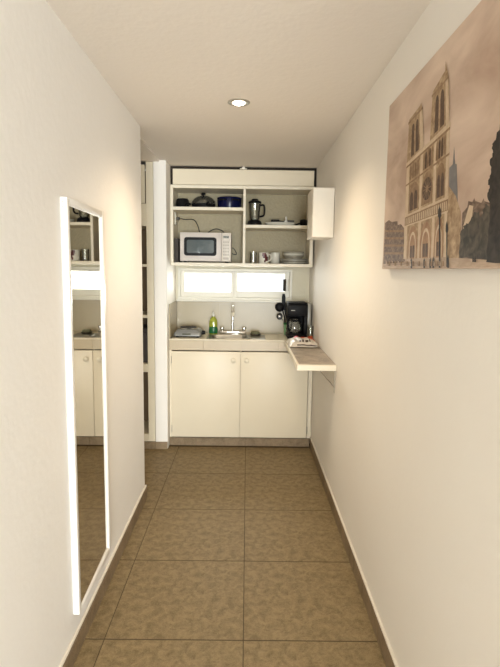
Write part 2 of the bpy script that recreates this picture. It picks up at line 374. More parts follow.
# ------------------------------------------------------------------ canvas print of a gothic cathedral
CX = XR-0.030
pa, pb = WX(388.5, 108, CX), WX(383, 269.5, CX)
CY1 = 2.018; CY0 = 1.02; CZ0, CZ1 = 1.510, 2.126
cv = root('canvas_print', (XR, (CY0+CY1)/2, CZ0), 'sepia canvas print of a twin-towered gothic cathedral on the right hall wall', 'picture')
def print_mat(name, c1, c2=None, scale=18, stretch=(1, 1, 1), rough=0.55):
    m, t, b = new_mat(name)
    tc = t.nodes.new('ShaderNodeTexCoord'); mp = t.nodes.new('ShaderNodeMapping'); mp.inputs['Scale'].default_value = stretch
    n = t.nodes.new('ShaderNodeTexNoise'); n.inputs['Scale'].default_value = scale; n.inputs['Detail'].default_value = 6; n.inputs['Distortion'].default_value = 0.6
    r = t.nodes.new('ShaderNodeValToRGB'); r.color_ramp.elements[0].position = 0.35; r.color_ramp.elements[1].position = 0.68
    r.color_ramp.elements[0].color = (*c1, 1); r.color_ramp.elements[1].color = (*(c2 or c1), 1)
    t.links.new(tc.outputs['Object'], mp.inputs[0]); t.links.new(mp.outputs[0], n.inputs[0]); t.links.new(n.outputs['Fac'], r.inputs[0]); t.links.new(r.outputs[0], b.inputs['Base Color'])
    b.inputs['Roughness'].default_value = rough; b.inputs['Specular IOR Level'].default_value = 0.25
    return m
PM = {
 'sky':   print_mat('print_sky', (0.44, 0.305, 0.225), (0.72, 0.565, 0.445), 3.0, (1, 0.8, 2.0)),
 'stone': print_mat('print_stone', (0.27, 0.165, 0.085), (0.50, 0.355, 0.215), 55),
 'pale':  print_mat('print_stone_pale', (0.55, 0.41, 0.27), (0.64, 0.50, 0.35), 40),
 'shade': print_mat('print_stone_dark', (0.23, 0.135, 0.07), (0.33, 0.21, 0.12), 40),
 'dark':  print_mat('print_opening', (0.075, 0.04, 0.025), (0.13, 0.075, 0.045), 60),
 'porch': print_mat('print_porch', (0.30, 0.16, 0.085), (0.42, 0.25, 0.14), 40),
 'city':  print_mat('print_far_houses', (0.10, 0.06, 0.04), (0.27, 0.185, 0.13), 40, (1, 1, 2.5)),
 'tree':  print_mat('print_tree', (0.030, 0.025, 0.017), (0.11, 0.085, 0.06), 45),
 'treed': print_mat('print_tree_dark', (0.012, 0.009, 0.007), (0.045, 0.033, 0.025), 45),
 'black': print_mat('print_black', (0.02, 0.013, 0.01), (0.04, 0.03, 0.022), 60),
 'ground':print_mat('print_ground', (0.42, 0.30, 0.21), (0.55, 0.41, 0.30), 20, (1, 1, 5)),
 'slate': print_mat('print_slate', (0.16, 0.15, 0.15), (0.22, 0.20, 0.19), 40),
}
obj('canvas', box(CX, XR-0.001, CY0, CY1, CZ0, CZ1, 0.003), PM['sky'], cv)
PMK = list(PM); pbm = bmesh.new(); lay = [0]
def P2(q):
    if len(q) == 3: return Vector((0, q[0], q[1]))
    p = WX(q[0], q[1], CX); return p
def pp(mk, pts, step=True):
    if step: lay[0] += 1
    x = CX - 0.00025 - 0.00005*lay[0]
    vs = []
    for q in pts:
        p = P2(q); vs.append(pbm.verts.new((x, min(max(p.y, CY0+0.002), CY1-0.002), min(max(p.z, CZ0+0.002), CZ1-0.002))))
    f = pbm.faces.new(vs); f.material_index = PMK.index(mk)
def lerp(a, b, t): return (a[0]+(b[0]-a[0])*t, a[1]+(b[1]-a[1])*t)
# facade coordinates (u across, v up) on quads given by their corners in the picture
class Quad:
    def __init__(s, bl, br, tr, tl): s.q = (bl, br, tr, tl)
    def __call__(s, u, v): return lerp(lerp(s.q[0], s.q[1], u), lerp(s.q[3], s.q[2], u), v)
    def rect(s, mk, u0, u1, v0, v1, step=False): pp(mk, [s(u0, v0), s(u1, v0), s(u1, v1), s(u0, v1)], step)
    def arch(s, mk, u0, u1, v0, v1, pointed=0.45, step=False):
        um = (u0+u1)/2; vs = v1-(v1-v0)*pointed; pts = [s(u0, v0), s(u1, v0), s(u1, vs)]
        for k in range(1, 5):
            t = k/5; pts.append(s(u1+(um-u1)*t**1.6, vs+(v1-vs)*math.sin(t*PI/2)))
        pts.append(s(um, v1))
        for k in range(4, 0, -1):
            t = k/5; pts.append(s(u0+(um-u0)*t**1.6, vs+(v1-vs)*math.sin(t*PI/2)))
        pts.append(s(u0, vs)); pp(mk, pts, step)
# ground and far houses
pp('ground', [(CY1, 1.512, 0), (CY0, 1.512, 0), (CY0, 1.535, 0), (480, 258), (440, 257), (383.5, 257)])
pp('city', [(383.3, 264), (405, 262), (404, 228), (401, 224), (398, 225), (397.5, 221), (392, 222), (389, 220), (385.2, 223)])
Qc = Quad((383.3, 258), (405, 258), (405, 228), (384.8, 228))
for v in (0.12, 0.38, 0.62, 0.86):
    Qc.rect('shade', 0.05, 0.95, v, v+0.07, v < 0.2)
# nave, spire and apse behind the right tower
pp('slate', [(449, 200), (458, 205), (457, 164), (455.5, 164), (454.3, 146), (453, 164), (449.5, 168)])
pp('stone', [(446, 258), (461, 258), (461, 212), (456, 196), (449, 186)])
# front, three storeys
Qf = Quad((403.6, 259), (446.5, 257), (450.2, 122), (407.2, 163))
pp('stone', [Qf(0, 0), Qf(1, 0), Qf(1, 1), Qf(0, 1)])
for u in (0.0, 0.32, 0.64, 0.93): Qf.rect('pale', u, u+0.065, 0.0, 0.98, u == 0)
Qf.rect('shade', 0, 1, 0.345, 0.43, True)
for k in range(22): Qf.rect('pale', 0.02+k*0.0445, 0.042+k*0.0445, 0.352, 0.418, k == 0)
Qf.rect('pale', -0.01, 1.01, 0.432, 0.452, True); Qf.rect('pale', -0.01, 1.01, 0.33, 0.345); Qf.rect('shade', -0.01, 1.01, 0.755, 0.772); Qf.rect('pale', -0.02, 1.02, 0.965, 1.0); Qf.rect('shade', -0.01, 1.01, 0.945, 0.965)
for u0, u1 in ((0.09, 0.31), (0.37, 0.635), (0.70, 0.92)): Qf.arch('porch', u0, u1, 0.0, 0.315, 0.55, u0 < 0.1)
for u0, u1 in ((0.12, 0.28), (0.41, 0.60), (0.73, 0.89)): Qf.arch('pale', u0, u1, 0.0, 0.26, 0.5, u0 < 0.13)
for u0, u1 in ((0.14, 0.26), (0.43, 0.58), (0.75, 0.87)): Qf.arch('porch', u0, u1, 0.0, 0.23, 0.5, u0 < 0.15)
for u0, u1 in ((0.15, 0.193), (0.205, 0.25), (0.445, 0.50), (0.51, 0.565), (0.765, 0.805), (0.815, 0.855)): Qf.rect('dark', u0, u1, 0.01, 0.125, u0 == 0.15)
for k, (u0, u1) in enumerate(((0.08, 0.30), (0.71, 0.92))): Qf.arch('shade', u0, u1, 0.47, 0.74, 0.4, k == 0)
Qf.arch('shade', 0.375, 0.63, 0.47, 0.75, 0.5)
for k, (u0, u1) in enumerate(((0.105, 0.18), (0.20, 0.275), (0.735, 0.81), (0.825, 0.90))): Qf.arch('dark', u0, u1, 0.475, 0.655, 0.35, k == 0)
def disc(Q, mk, u, v, ru, rv, n=20, step=True): pp(mk, [Q(u+ru*math.cos(2*PI*k/n), v+rv*math.sin(2*PI*k/n)) for k in range(n)], step)
disc(Qf, 'dark', 0.502, 0.60, 0.105, 0.098); disc(Qf, 'shade', 0.502, 0.60, 0.03, 0.03)
for k in range(12):
    a = 2*PI*k/12; c, s_ = math.cos(a), math.sin(a)
    pp('shade', [Qf(0.502+0.03*c-0.004*s_, 0.60+0.028*s_+0.004*c), Qf(0.502+0.1*c-0.004*s_, 0.60+0.093*s_+0.004*c), Qf(0.502+0.1*c+0.004*s_, 0.60+0.093*s_-0.004*c), Qf(0.502+0.03*c+0.004*s_, 0.60+0.028*s_-0.004*c)], k == 0)
for k in range(5): Qf.arch('dark' if k % 2 else 'shade', 0.39+k*0.047, 0.43+k*0.047, 0.785, 0.935, 0.3, k == 0)
for k in range(4): Qf.arch('shade', 0.08+k*0.058, 0.122+k*0.058, 0.79, 0.93, 0.3, k == 0)
for k in range(4): Qf.arch('dark' if k in (1, 2) else 'shade', 0.69+k*0.062, 0.735+k*0.062, 0.785, 0.935, 0.3, k == 0)
# towers
Ql = Quad((407.3, 163), (424.0, 146.5), (422.8, 105), (409.6, 120))
pp('stone', [Ql(0, 0), Ql(1, 0), (423.2, 112), (421.8, 102.5), (420.2, 106), Ql(0, 1)])
Ql.rect('pale', 0.8, 1.0, 0, 0.9, True); Ql.rect('shade', -0.05, 1.02, 0.9, 0.96)
for k, (u0, u1) in enumerate(((0.24, 0.42), (0.52, 0.72))): Ql.arch('dark', u0, u1, 0.04, 0.80, 0.2, k == 0)
Qr = Quad((430.5, 141), (449.8, 122), (448.8, 74), (433.3, 92))
pp('stone', [Qr(0, 0), Qr(1, 0), (449.4, 76), (447.6, 69), (446.2, 61), (445.5, 71), Qr(0, 1)])
Qr.rect('pale', 0.82, 1.0, 0, 0.92, True); Qr.rect('shade', -0.05, 1.02, 0.9, 0.95)
for k, (u0, u1) in enumerate(((0.22, 0.42), (0.52, 0.74))): Qr.arch('dark', u0, u1, 0.06, 0.82, 0.2, k == 0)
# trees and houses on the right, lamp posts, people
random.seed(3)
def blob(mk, pts, jit=1.3, n=4):
    out = []
    for a, b_ in zip(pts, pts[1:]+pts[:1]):
        for k in range(n):
            q = lerp(a, b_, k/n); out.append((q[0]+random.uniform(-jit, jit), q[1]+random.uniform(-jit, jit)) if k else q)
    pp(mk, out)
pp('city', [(461, 258), (490, 260), (491, 203), (485, 201), (484.5, 198), (482, 203), (476, 201), (475, 198), (473, 202), (469, 201), (468, 207), (463, 213)])
pp('pale', [(464, 250), (469, 250), (474, 206), (470, 205), (464, 226)])
blob('tree', [(460, 258), (461, 236), (464, 226), (470, 222), (474, 214), (479, 211), (482, 217), (486, 204), (490, 206), (491, 240), (489, 260)])
blob('treed', [(487, 262), (489, 240), (490.5, 205), (488, 196), (490.5, 188), (489, 180), (492, 172), (490.5, 162), (494, 152), (493, 144), (497, 138), (503, 120), (520, 110), (520, 266)], 1.0)
blob('treed', [(CY0, CZ0, 0)[:2] if False else (505, 265), (505, 130), (515, 90), (522, 120), (522, 266)], 0.8)
def post(x, y0, y1, w):
    pp('black', [(x-w*0.4, y1), (x+w*0.4, y1), (x+w*0.4, y0+12), (x+w, y0+10), (x+w*0.8, y0+4), (x, y0), (x-w*0.8, y0+4), (x-w, y0+10), (x-w*0.4, y0+12)])
post(440.2, 206, 269, 1.7); post(447.5, 221, 267, 1.2)
for x, h_ in ((448.8, 11), (474, 10), (476, 9), (434, 8), (431, 7), (412, 6), (425, 6)): pp('black', [(x-0.8, 268.5 if x < 470 else 262), (x+0.8, 268.5 if x < 470 else 262), (x+0.7, 262-h_*0.3), (x, 262-h_*0.7), (x-0.8, 262-h_*0.3)])
for x in range(386, 445, 3): pp('shade' if x % 2 else 'ground', [(x, 266), (x+2, 266), (x+1.6, 261.5), (x+0.4, 261)], x == 386)
pme = obj('printed_picture', pbm, list(PM.values()), cv)

# ------------------------------------------------------------------ recessed ceiling lamp
lc = FL(238.8, 102.2, ZC)
lm = root('ceiling_downlight', (lc.x, lc.y, ZC), 'small round downlight with a nickel ring in the ceiling', 'lamp')
obj('trim_ring', lathe(lc.x, lc.y, [(0.032, ZC-0.001), (0.034, ZC-0.005), (0.048, ZC-0.007), (0.057, ZC-0.003), (0.057, ZC-0.0005)], 32), m_ring, lm, True)
obj('bulb', lathe(lc.x, lc.y, [(0.0, ZC-0.014), (0.016, ZC-0.0125), (0.026, ZC-0.008), (0.031, ZC-0.001)], 24), m_bulb, lm, True)
sl = bpy.data.lights.new('downlight_beam', 'SPOT'); sl.energy = 24; sl.color = (1.0, 0.78, 0.52); sl.spot_size = math.radians(140); sl.spot_blend = 1.0; sl.shadow_soft_size = 0.03
so = bpy.data.objects.new('downlight_beam', sl); so.location = (lc.x, lc.y, ZC-0.03); C.objects.link(so)

# ------------------------------------------------------------------ built-in closet in the recess
cl = root('built_in_shelf_unit', (-1.05, YP, 0), 'cream built-in open shelf unit in the recess beside the kitchen', 'shelf unit')
CLX0, CLX1, OX = RX0+0.005, -0.752, -0.808
Z = lambda py: AT(146, py, YP).z
zt, zd, zr = Z(160), Z(203), Z(226)
obj('side_panel', box(OX, CLX1, YP, YP+0.40, 0.062, ZC-0.013, 0.002), m_closet, cl)
obj('side_panel', box(CLX0, CLX0+0.05, YP, YP+0.40, 0.062, ZC-0.013, 0.002), m_closet, cl)
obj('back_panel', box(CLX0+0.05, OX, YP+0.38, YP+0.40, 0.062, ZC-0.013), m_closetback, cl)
obj('shelf', box(CLX0+0.05, OX, YP, YP+0.38, zr, zd-0.004, 0.002), m_closet, cl)
for a, b_ in ((264.2, 266.8), (315, 318), (364, 372)): obj('shelf', box(CLX0+0.05, OX, YP, YP+0.38, Z(b_), Z(a), 0.002), m_closet, cl)
obj('bottom_panel', box(CLX0+0.05, OX, YP, YP+0.38, 0.062, Z(434), 0.002), m_closet, cl)
dr = obj('door', box(CLX0+0.054, OX-0.008, YP-0.002, YP+0.018, zd, ZC-0.035, 0.002), m_closet, cl)
obj('knob', lathe(-0.93, YP-0.002, [(0, 0.03), (0.012, 0.028), (0.014, 0.02), (0.006, 0.012), (0.006, 0)], 16, mtx=Matrix.Translation((0, 0, zd+0.06)) @ Matrix.Rotation(PI/2, 4, 'X')), m_closet, dr, True)
db = root('storage_box', (-0.99, YP+0.2, Z(364)), 'dark storage box on a middle shelf of the recess shelf unit', 'box')
obj('body', box(-1.16, OX-0.012, YP+0.05, YP+0.33, Z(364)+0.0005, Z(364)+0.25, 0.006), m_darkbox, db)
obj('lid', box(-1.165, OX-0.008, YP+0.045, YP+0.335, Z(364)+0.25, Z(364)+0.29, 0.006), m_darkbox, db)

# ------------------------------------------------------------------ white wall box beside the upper cabinet
wb = root('electrical_box', (XR, 3.46, 1.715), 'plain white box fixed high on the right wall near the shelves', 'wall box')
bx0 = AT(313, 200, 3.36).x
obj('body', box(bx0, XR-0.001, 3.372, 3.64, 1.715, 2.035, 0.003), m_boxw, wb)
obj('cover', box(bx0+0.002, XR-0.004, 3.36, 3.371, 1.717, 2.033, 0.003), m_boxw, wb)

# ------------------------------------------------------------------ base cabinet and worktop
bc = root('base_cabinet', (-0.05, YK, PZ), 'cream two-door cabinet under the kitchen counter', 'cabinet')
KX0, KX1 = XS+0.003, XR-0.003
bm = box(KX0, KX1, YK+0.022, YB-0.02, PZ+0.003, PZ+0.02)
box(KX0, -0.624, YK+0.004, YK+0.022, PZ+0.003, 0.823, bm=bm); box(0.525, KX1, YK+0.004, YK+0.022, PZ+0.003, 0.823, bm=bm)
box(KX0, KX0+0.018, YK+0.022, YB-0.02, PZ+0.02, 0.823, bm=bm); box(KX1-0.018, KX1, YK+0.022, YB-0.02, PZ+0.02, 0.823, bm=bm)
box(-0.055, -0.04, YK+0.022, YK+0.040, PZ+0.02, 0.823, bm=bm)
box(KX0+0.018, KX1-0.018, YB-0.03, YB-0.02, PZ+0.02, 0.823, bm=bm)
obj('body', bm, m_cream, bc)
for x0, x1, kx, hx in ((-0.621, -0.0505, -0.107, -0.624), (-0.0475, 0.519, 0.003, 0.523)):
    d = obj('door', box(x0, x1, YK-0.016, YK+0.003, PZ+0.010, 0.818, 0.002), m_cream, bc, True)
    kz = 0.748
    obj('knob', lathe(kx, YK-0.016, [(0, 0.034), (0.012, 0.033), (0.0215, 0.026), (0.021, 0.017), (0.010, 0.009), (0.011, 0.0)], 18, mtx=Matrix.Translation((0, 0, kz)) @ Matrix.Rotation(PI/2, 4, 'X')), m_white, d, True)
    for hz in (0.15, 0.745):
        obj('hinge', tube([(hx, YK-0.012, hz-0.03), (hx, YK-0.012, hz+0.03)], 0.004, 8), m_ring, d, True)
ct = root('counter_top', (-0.05, YK, 0.825), 'beige tiled counter top with a cream front nosing', 'counter')
HX0, HX1, HY0, HY1 = -0.315, 0.005, 4.235, 4.475      # sink hole
bm = box(KX0, HX0, YK+0.004, YB-0.013, 0.826, 0.912); box(HX1, KX1, YK+0.004, YB-0.013, 0.826, 0.912, bm=bm)
box(HX0, HX1, YK+0.004, HY0, 0.826, 0.912, bm=bm); box(HX0, HX1, HY1, YB-0.013, 0.826, 0.912, bm=bm)
obj('slab', bm, m_counter, ct)
fx = [KX0, -0.36, -0.045, 0.27, KX1]
for a, b_ in zip(fx, fx[1:]): obj('front_tile', box(a+0.0008, b_-0.0008, YK-0.006, YK+0.004, 0.826, 0.909, 0.0012, seg=1), m_counter, ct)
obj('nosing', box(KX0, KX1, YK-0.009, YK+0.004, 0.9095, 0.9205, 0.004), m_nosing, ct)
for x0, x1, y0, y1 in ((KX0+0.012, HX0, YK+0.004, HY0), (HX0, HX1, YK+0.004, HY0), (HX1, 0.27, YK+0.004, HY0), (0.27, KX1, YK+0.004, HY0), (KX0+0.012, HX0, HY0, YB-0.013), (HX1, 0.27, HY0, YB-0.013), (0.27, KX1, HY0, YB-0.013), (HX0, HX1, HY1, YB-0.013)):
    obj('top_tile', box(x0+0.0008, x1-0.0008, y0+0.0008, y1-0.0008, 0.9122, 0.9200, 0.0012, seg=1), m_nosing, ct)

# sink
sk = root('sink', ((HX0+HX1)/2, 4.36, 0.92), 'small stainless steel sink set into the counter', 'sink')
def rect_loop(b, w, h, r, z, cx, cy): return [b.verts.new((cx+x, cy+y, z)) for x, y in rounded(w, h, r)]
b = bmesh.new(); cx, cy = (HX0+HX1)/2, (HY0+HY1)/2; w, h_ = HX1-HX0, HY1-HY0
loops = [rect_loop(b, w+0.05, h_+0.045, 0.03, 0.9205, cx, cy), rect_loop(b, w+0.046, h_+0.041, 0.03, 0.9245, cx, cy), rect_loop(b, w-0.012, h_-0.012, 0.04, 0.923, cx, cy),
         rect_loop(b, w-0.02, h_-0.02, 0.04, 0.915, cx, cy), rect_loop(b, w-0.05, h_-0.05, 0.04, 0.80, cx, cy), rect_loop(b, w-0.09, h_-0.09, 0.03, 0.792, cx, cy)]
for a, c in zip(loops, loops[1:]):
    n = len(a)
    for i in range(n): b.faces.new((a[i], a[(i+1) % n], c[(i+1) % n], c[i]))
b.faces.new(loops[-1])
obj('basin', b, m_steel, sk, True)
obj('drain', lathe(cx, cy, [(0, 0.796), (0.018, 0.796), (0.022, 0.7935), (0.028, 0.7925)], 20), m_chrome, sk, True)
obj('drainer', box(HX1+0.028, 0.16, HY0-0.015, HY1+0.01, 0.9205, 0.925, 0.0015), m_steel, sk)

# faucet
fy = 4.535
ftc = root('faucet', (-0.124, fy, 0.92), 'chrome two-handle kitchen tap behind the sink', 'tap')
obj('base_bar', box(-0.245, -0.006, fy-0.022, fy+0.022, 0.9205, 0.953, 0.008), m_chrome, ftc, True)
for x in (-0.222, -0.022):
    obj('handle', lathe(x, fy, [(0.011, 0.953), (0.011, 0.962), (0.017, 0.966), (0.019, 0.980), (0.015, 0.987), (0, 0.988)], 16), m_chrome, ftc, True)
obj('spout', tube([(-0.127, fy, 0.95), (-0.127, fy, 1.05), (-0.126, fy-0.004, 1.12), (-0.124, fy-0.03, 1.165), (-0.122, fy-0.075, 1.178), (-0.121, fy-0.115, 1.158), (-0.121, fy-0.125, 1.125)], 0.0105, 12, sub=4), m_chrome, ftc, True)
obj('aerator', lathe(-0.121, fy-0.125, [(0.0, 1.098), (0.013, 1.098), (0.0145, 1.104), (0.0145, 1.124), (0.011, 1.128), (0.0, 1.128)], 14), m_nosing, ftc, True)

# dish soap bottle
bp_ = Vector((AT(213.5, 325, 4.52).x, 4.50, 0.92))
sb = root('dish_soap_bottle', bp_, 'green and yellow dish soap bottle with white cap beside the sink', 'bottle')
def lathe_flat(cx, cy, prof, fy_, n=24): return lathe(cx, cy, prof, n, mtx=Matrix.Diagonal((1, fy_, 1, 1)))
obj('body', lathe_flat(bp_.x, bp_.y, [(0, 0.9205), (0.034, 0.9205), (0.038, 0.927), (0.038, 0.97), (0.037, 1.02), (0.033, 1.052), (0.018, 1.072), (0.012, 1.078), (0.012, 1.084), (0, 1.084)], 0.62), m_soap, sb, True)
obj('label', lathe_flat(bp_.x, bp_.y, [(0.0385, 0.932), (0.0395, 0.934), (0.0385, 0.968), (0.037, 0.992), (0.036, 0.993)], 0.64), m_green, sb, True)
obj('cap', lathe(bp_.x, bp_.y, [(0, 1.085), (0.014, 1.085), (0.014, 1.104), (0.008, 1.108), (0.006, 1.124), (0, 1.126)], 16), m_ceramic, sb, True)

# scouring pad dish
dp = Vector((0.078, 4.46, 0.925))
sd = root('soap_dish', dp, 'small dish with a grey scouring pad right of the sink', 'dish')
obj('dish', lathe(dp.x, dp.y, [(0, 0.9255), (0.040, 0.9255), (0.050, 0.934), (0.052, 0.941), (0.048, 0.941), (0.042, 0.933), (0, 0.931)], 24), m_steel, sd, True)
obj('scouring_pad', box(dp.x-0.036, dp.x+0.034, dp.y-0.026, dp.y+0.024, 0.934, 0.957, 0.008, rz=0.2), m_sponge, sd, True)

# electric hot plate
hp = root('hot_plate', (-0.507, 4.38, 0.92), 'silver single-burner electric hot plate at the left of the counter', 'stove')
hx0, hx1, hy0, hy1 = -0.622, -0.385, 4.262, 4.50
for x in (hx0+0.03, hx1-0.03):
    for y in (hy0+0.03, hy1-0.03): obj('foot', lathe(x, y, [(0, 0.9205), (0.012, 0.9205), (0.014, 0.932), (0, 0.932)], 12), m_black, hp, True)
b = bmesh.new()
L = [[b.verts.new(((hx0+hx1)/2+x, (hy0+hy1)/2+y, z)) for x, y in rounded(hx1-hx0+dw, hy1-hy0+dw, 0.02)] for dw, z in ((-0.01, 0.931), (0.0, 0.935), (-0.006, 0.958), (-0.05, 0.982), (-0.06, 0.985))]
for a, c in zip(L, L[1:]):
    for i in range(len(a)): b.faces.new((a[i], a[(i+1) % len(a)], c[(i+1) % len(a)], c[i]))
b.faces.new(L[-1]); b.faces.new(L[0][::-1])
obj('body', b, m_stove, hp, True)
hcx, hcy = -0.512, 4.385
obj('drip_ring', lathe(hcx, hcy, [(0.060, 0.9855), (0.088, 0.9855), (0.090, 0.990), (0.082, 0.993), (0.066, 0.988)], 32), m_chrome, hp, True)
co = []
for k in range(121):
    a = k/120*3.2*2*PI; r = 0.014+0.062*k/120; co.append((hcx+r*math.cos(a), hcy+r*math.sin(a), 0.997))
obj('coil', tube(co, 0.0055, 6), m_burner, hp, True)
obj('control_plate', box(-0.545, -0.475, hy0-0.004, hy0+0.002, 0.944, 0.957, 0.0015), m_lcd, hp)
obj('knob', lathe(hx1+0.001, 4.33, [(0, 0.028), (0.016, 0.027), (0.018, 0.018), (0.018, 0)], 16, mtx=Matrix.Translation((0, 0, 0.958)) @ Matrix.Rotation(PI/2, 4, 'Y')), m_black, hp, True)

# ------------------------------------------------------------------ coffee maker
cmx0, cmx1, cmy0, cmy1 = 0.345, 0.515, 4.27, 4.50
cm = root('coffee_maker', (0.43, 4.38, 0.92), 'black drip coffee maker with glass carafe on the counter', 'coffee maker')
obj('base', box(cmx0, cmx1, cmy0, cmy1, 0.9205, 0.956, 0.010), m_black, cm, True)
obj('warming_plate', lathe(0.42, cmy0+0.085, [(0, 0.960), (0.060, 0.960), (0.066, 0.9565)], 28), m_burner, cm, True)
obj('column', box(cmx0+0.01, cmx1, cmy1-0.075, cmy1, 0.956, 1.12, 0.008), m_black, cm, True)
obj('right_column', box(cmx1-0.028, cmx1, cmy0+0.02, cmy1-0.075, 0.956, 1.12, 0.006), m_black, cm, True)
obj('filter_housing', box(cmx0, cmx1, cmy0, cmy1, 1.115, 1.215, 0.012), m_black, cm, True)
obj('lid', box(cmx0+0.004, cmx1-0.004, cmy0+0.01, cmy1-0.004, 1.216, 1.230, 0.006), m_black, cm, True)
obj('badge', box(cmx0+0.028, cmx0+0.062, cmy0-0.002, cmy0+0.002, 1.160, 1.166, 0.0005), m_greytank, cm)
obj('water_tank', box(cmx1+0.001, cmx1+0.034, cmy0+0.035, cmy1-0.01, 0.93, 1.225, 0.008), m_greytank, cm, True)
cfx, cfy = 0.412, cmy0+0.078
cf = obj('carafe', lathe(cfx, cfy, [(0, 0.963), (0.0565, 0.963), (0.0678, 0.975), (0.0723, 1.000), (0.0678, 1.035), (0.0542, 1.065), (0.0497, 1.078), (0.0531, 1.086), (0.0514, 1.086), (0.0475, 1.078), (0.0520, 1.063), (0.0655, 1.033), (0.0695, 1.000), (0.0655, 0.976), (0.0554, 0.966), (0, 0.966)], 28), m_glass, cm, True)
obj('carafe_lid', lathe(cfx, cfy, [(0, 1.100), (0.0339, 1.099), (0.0520, 1.094), (0.0542, 1.087), (0, 1.086)], 24), m_black, cf, True)
obj('carafe_band', lathe(cfx, cfy, [(0.0537, 1.066), (0.0565, 1.066), (0.0525, 1.078), (0.0508, 1.078)], 24), m_black, cf, True)
obj('carafe_handle', tube([(cfx-0.030, cfy-0.040, 1.078), (cfx-0.052, cfy-0.066, 1.085), (cfx-0.064, cfy-0.08, 1.065), (cfx-0.062, cfy-0.08, 1.02), (cfx-0.046, cfy-0.058, 0.985)], 0.009, 10, sub=4), m_black, cf, True)

# utensil cup with utensils
up = Vector((0.372, 4.56, 0.92))
uc = root('utensil_cup', up, 'pale green cup holding kitchen utensils beside the coffee maker', 'cup')
obj('body', lathe(up.x, up.y, [(0, 0.9205), (0.032, 0.9205), (0.034, 0.925), (0.040, 1.03), (0.038, 1.03), (0.032, 0.928), (0, 0.927)], 24), m_palegreen, uc, True)
obj('rim_band', lathe(up.x, up.y, [(0.0385, 1.012), (0.0412, 1.013), (0.0418, 1.031), (0.0405, 1.031)], 24), m_green, uc, True)
ld = root('ladle', (up.x-0.01, up.y, 0.93), 'black ladle with round bowl leaning left out of the green cup', 'ladle')
obj('handle', tube([(up.x-0.012, up.y+0.010, 0.935), (up.x-0.026, up.y+0.006, 1.05), (up.x-0.045, up.y-0.002, 1.13), (up.x-0.054, up.y-0.006, 1.155)], 0.006, 8, sub=3), m_black, ld, True)
lz = AT(280, 307, up.y-0.02).z
obj('bowl', lathe(AT(279.8, 307, up.y-0.02).x, up.y-0.02, [(0, -0.026), (0.022, -0.023), (0.038, -0.010), (0.043, 0.008), (0.0415, 0.008), (0.036, -0.008), (0.020, -0.021), (0, -0.023)], 22, mtx=Matrix.Translation((0, 0, lz)) @ Matrix.Rotation(math.radians(-100), 4, 'X')), m_black, ld, True)
sp_ = root('spatula', (up.x+0.02, up.y, 0.93), 'black upright spatula in the green cup', 'spatula')
hx = AT(283.8, 300, up.y).x; ztop = AT(283.8, 294, up.y).z
obj('handle', tube([(up.x+0.014, up.y+0.012, 0.935), (up.x-0.004, up.y+0.022, 1.04), (hx, up.y+0.018, 1.20)], 0.006, 8), m_black, sp_, True)
obj('blade', prism([(hx-0.017, up.y+0.012, 1.14), (hx+0.020, up.y+0.012, 1.14), (hx+0.017, up.y+0.012, ztop-0.03), (hx+0.010, up.y+0.012, ztop), (hx-0.012, up.y+0.012, ztop), (hx-0.017, up.y+0.012, ztop-0.03)], (0, 0.006, 0)), m_black, sp_)
ms = root('strainer', (up.x-0.02, up.y-0.02, 0.93), 'small steel strainer ring hanging over the edge of the green cup', 'strainer')
rc_ = AT(279.6, 316.5, up.y-0.03); rp = [(rc_.x+0.022*math.cos(2*PI*k/20), up.y-0.03, rc_.z+0.025*math.sin(2*PI*k/20)) for k in range(21)]
obj('ring', tube(rp, 0.0055, 8), m_burner, ms, True)
obj('mesh_bowl', lathe(rc_.x, up.y-0.03, [(0, -0.014), (0.012, -0.011), (0.020, 0)], 16, mtx=Matrix.Translation((0, 0, rc_.z)) @ Matrix.Rotation(-PI/2, 4, 'X')), m_steel, ms, True)
obj('handle', tube([(rc_.x+0.016, up.y-0.026, rc_.z-0.018), (up.x-0.036, up.y-0.030, 1.035), (up.x-0.016, up.y-0.022, 1.033), (up.x-0.004, up.y-0.018, 0.94)], 0.003, 8), m_steel, ms, True)

# tumbler with orange base
tp = Vector((0.535, 4.215, 0.92))
tb = root('plastic_tumbler', tp, 'clear plastic tumbler with orange base between coffee maker and right wall', 'cup')
obj('wall', lathe(tp.x, tp.y, [(0.021, 0.956), (0.023, 1.01), (0.0245, 1.04), (0.0230, 1.04), (0.0215, 1.01), (0.0195, 0.956)], 20), m_glass, tb, True)
obj('base', lathe(tp.x, tp.y, [(0, 0.9205), (0.019, 0.9205), (0.021, 0.955), (0, 0.955)], 20), m_orange, tb, True)

# ------------------------------------------------------------------ wall shelf with marbled top
SZ = 0.921; SX0, SY0, SY1 = 0.315, 3.085, YK-0.012
ws = root('wall_shelf', (XR, (SY0+SY1)/2, SZ-0.04), 'narrow white shelf with marbled grey-brown top on the right wall', 'shelf')
obj('board', box(SX0, XR-0.001, SY0, SY1, SZ-0.038, SZ-0.004, 0.003), m_white, ws)
bm = box(SX0, SX0+0.014, SY0, SY1, SZ-0.004, SZ, 0.0015); box(SX0+0.014, XR-0.001, SY0, SY0+0.012, SZ-0.004, SZ, 0.0015, bm=bm)
obj('edge_strip', bm, m_white, ws)
obj('marbled_top', box(SX0+0.0145, XR-0.002, SY0+0.0125, SY1, SZ-0.004, SZ-0.001, 0.0005, seg=1), m_shelf_tile, ws)
for y in (SY0+0.06, SY1-0.16):
    br = obj('bracket', box(XR-0.004, XR-0.0005, y-0.012, y+0.012, SZ-0.19, SZ-0.038, 0.001), m_ring, ws)
    obj('bracket_arm', box(SX0+0.10, XR-0.004, y-0.012, y+0.012, SZ-0.042, SZ-0.038, 0.001), m_ring, br)
    obj('bracket_brace', tube([(XR-0.005, y, SZ-0.15), (XR-0.10, y, SZ-0.043)], 0.004, 6), m_ring, br)

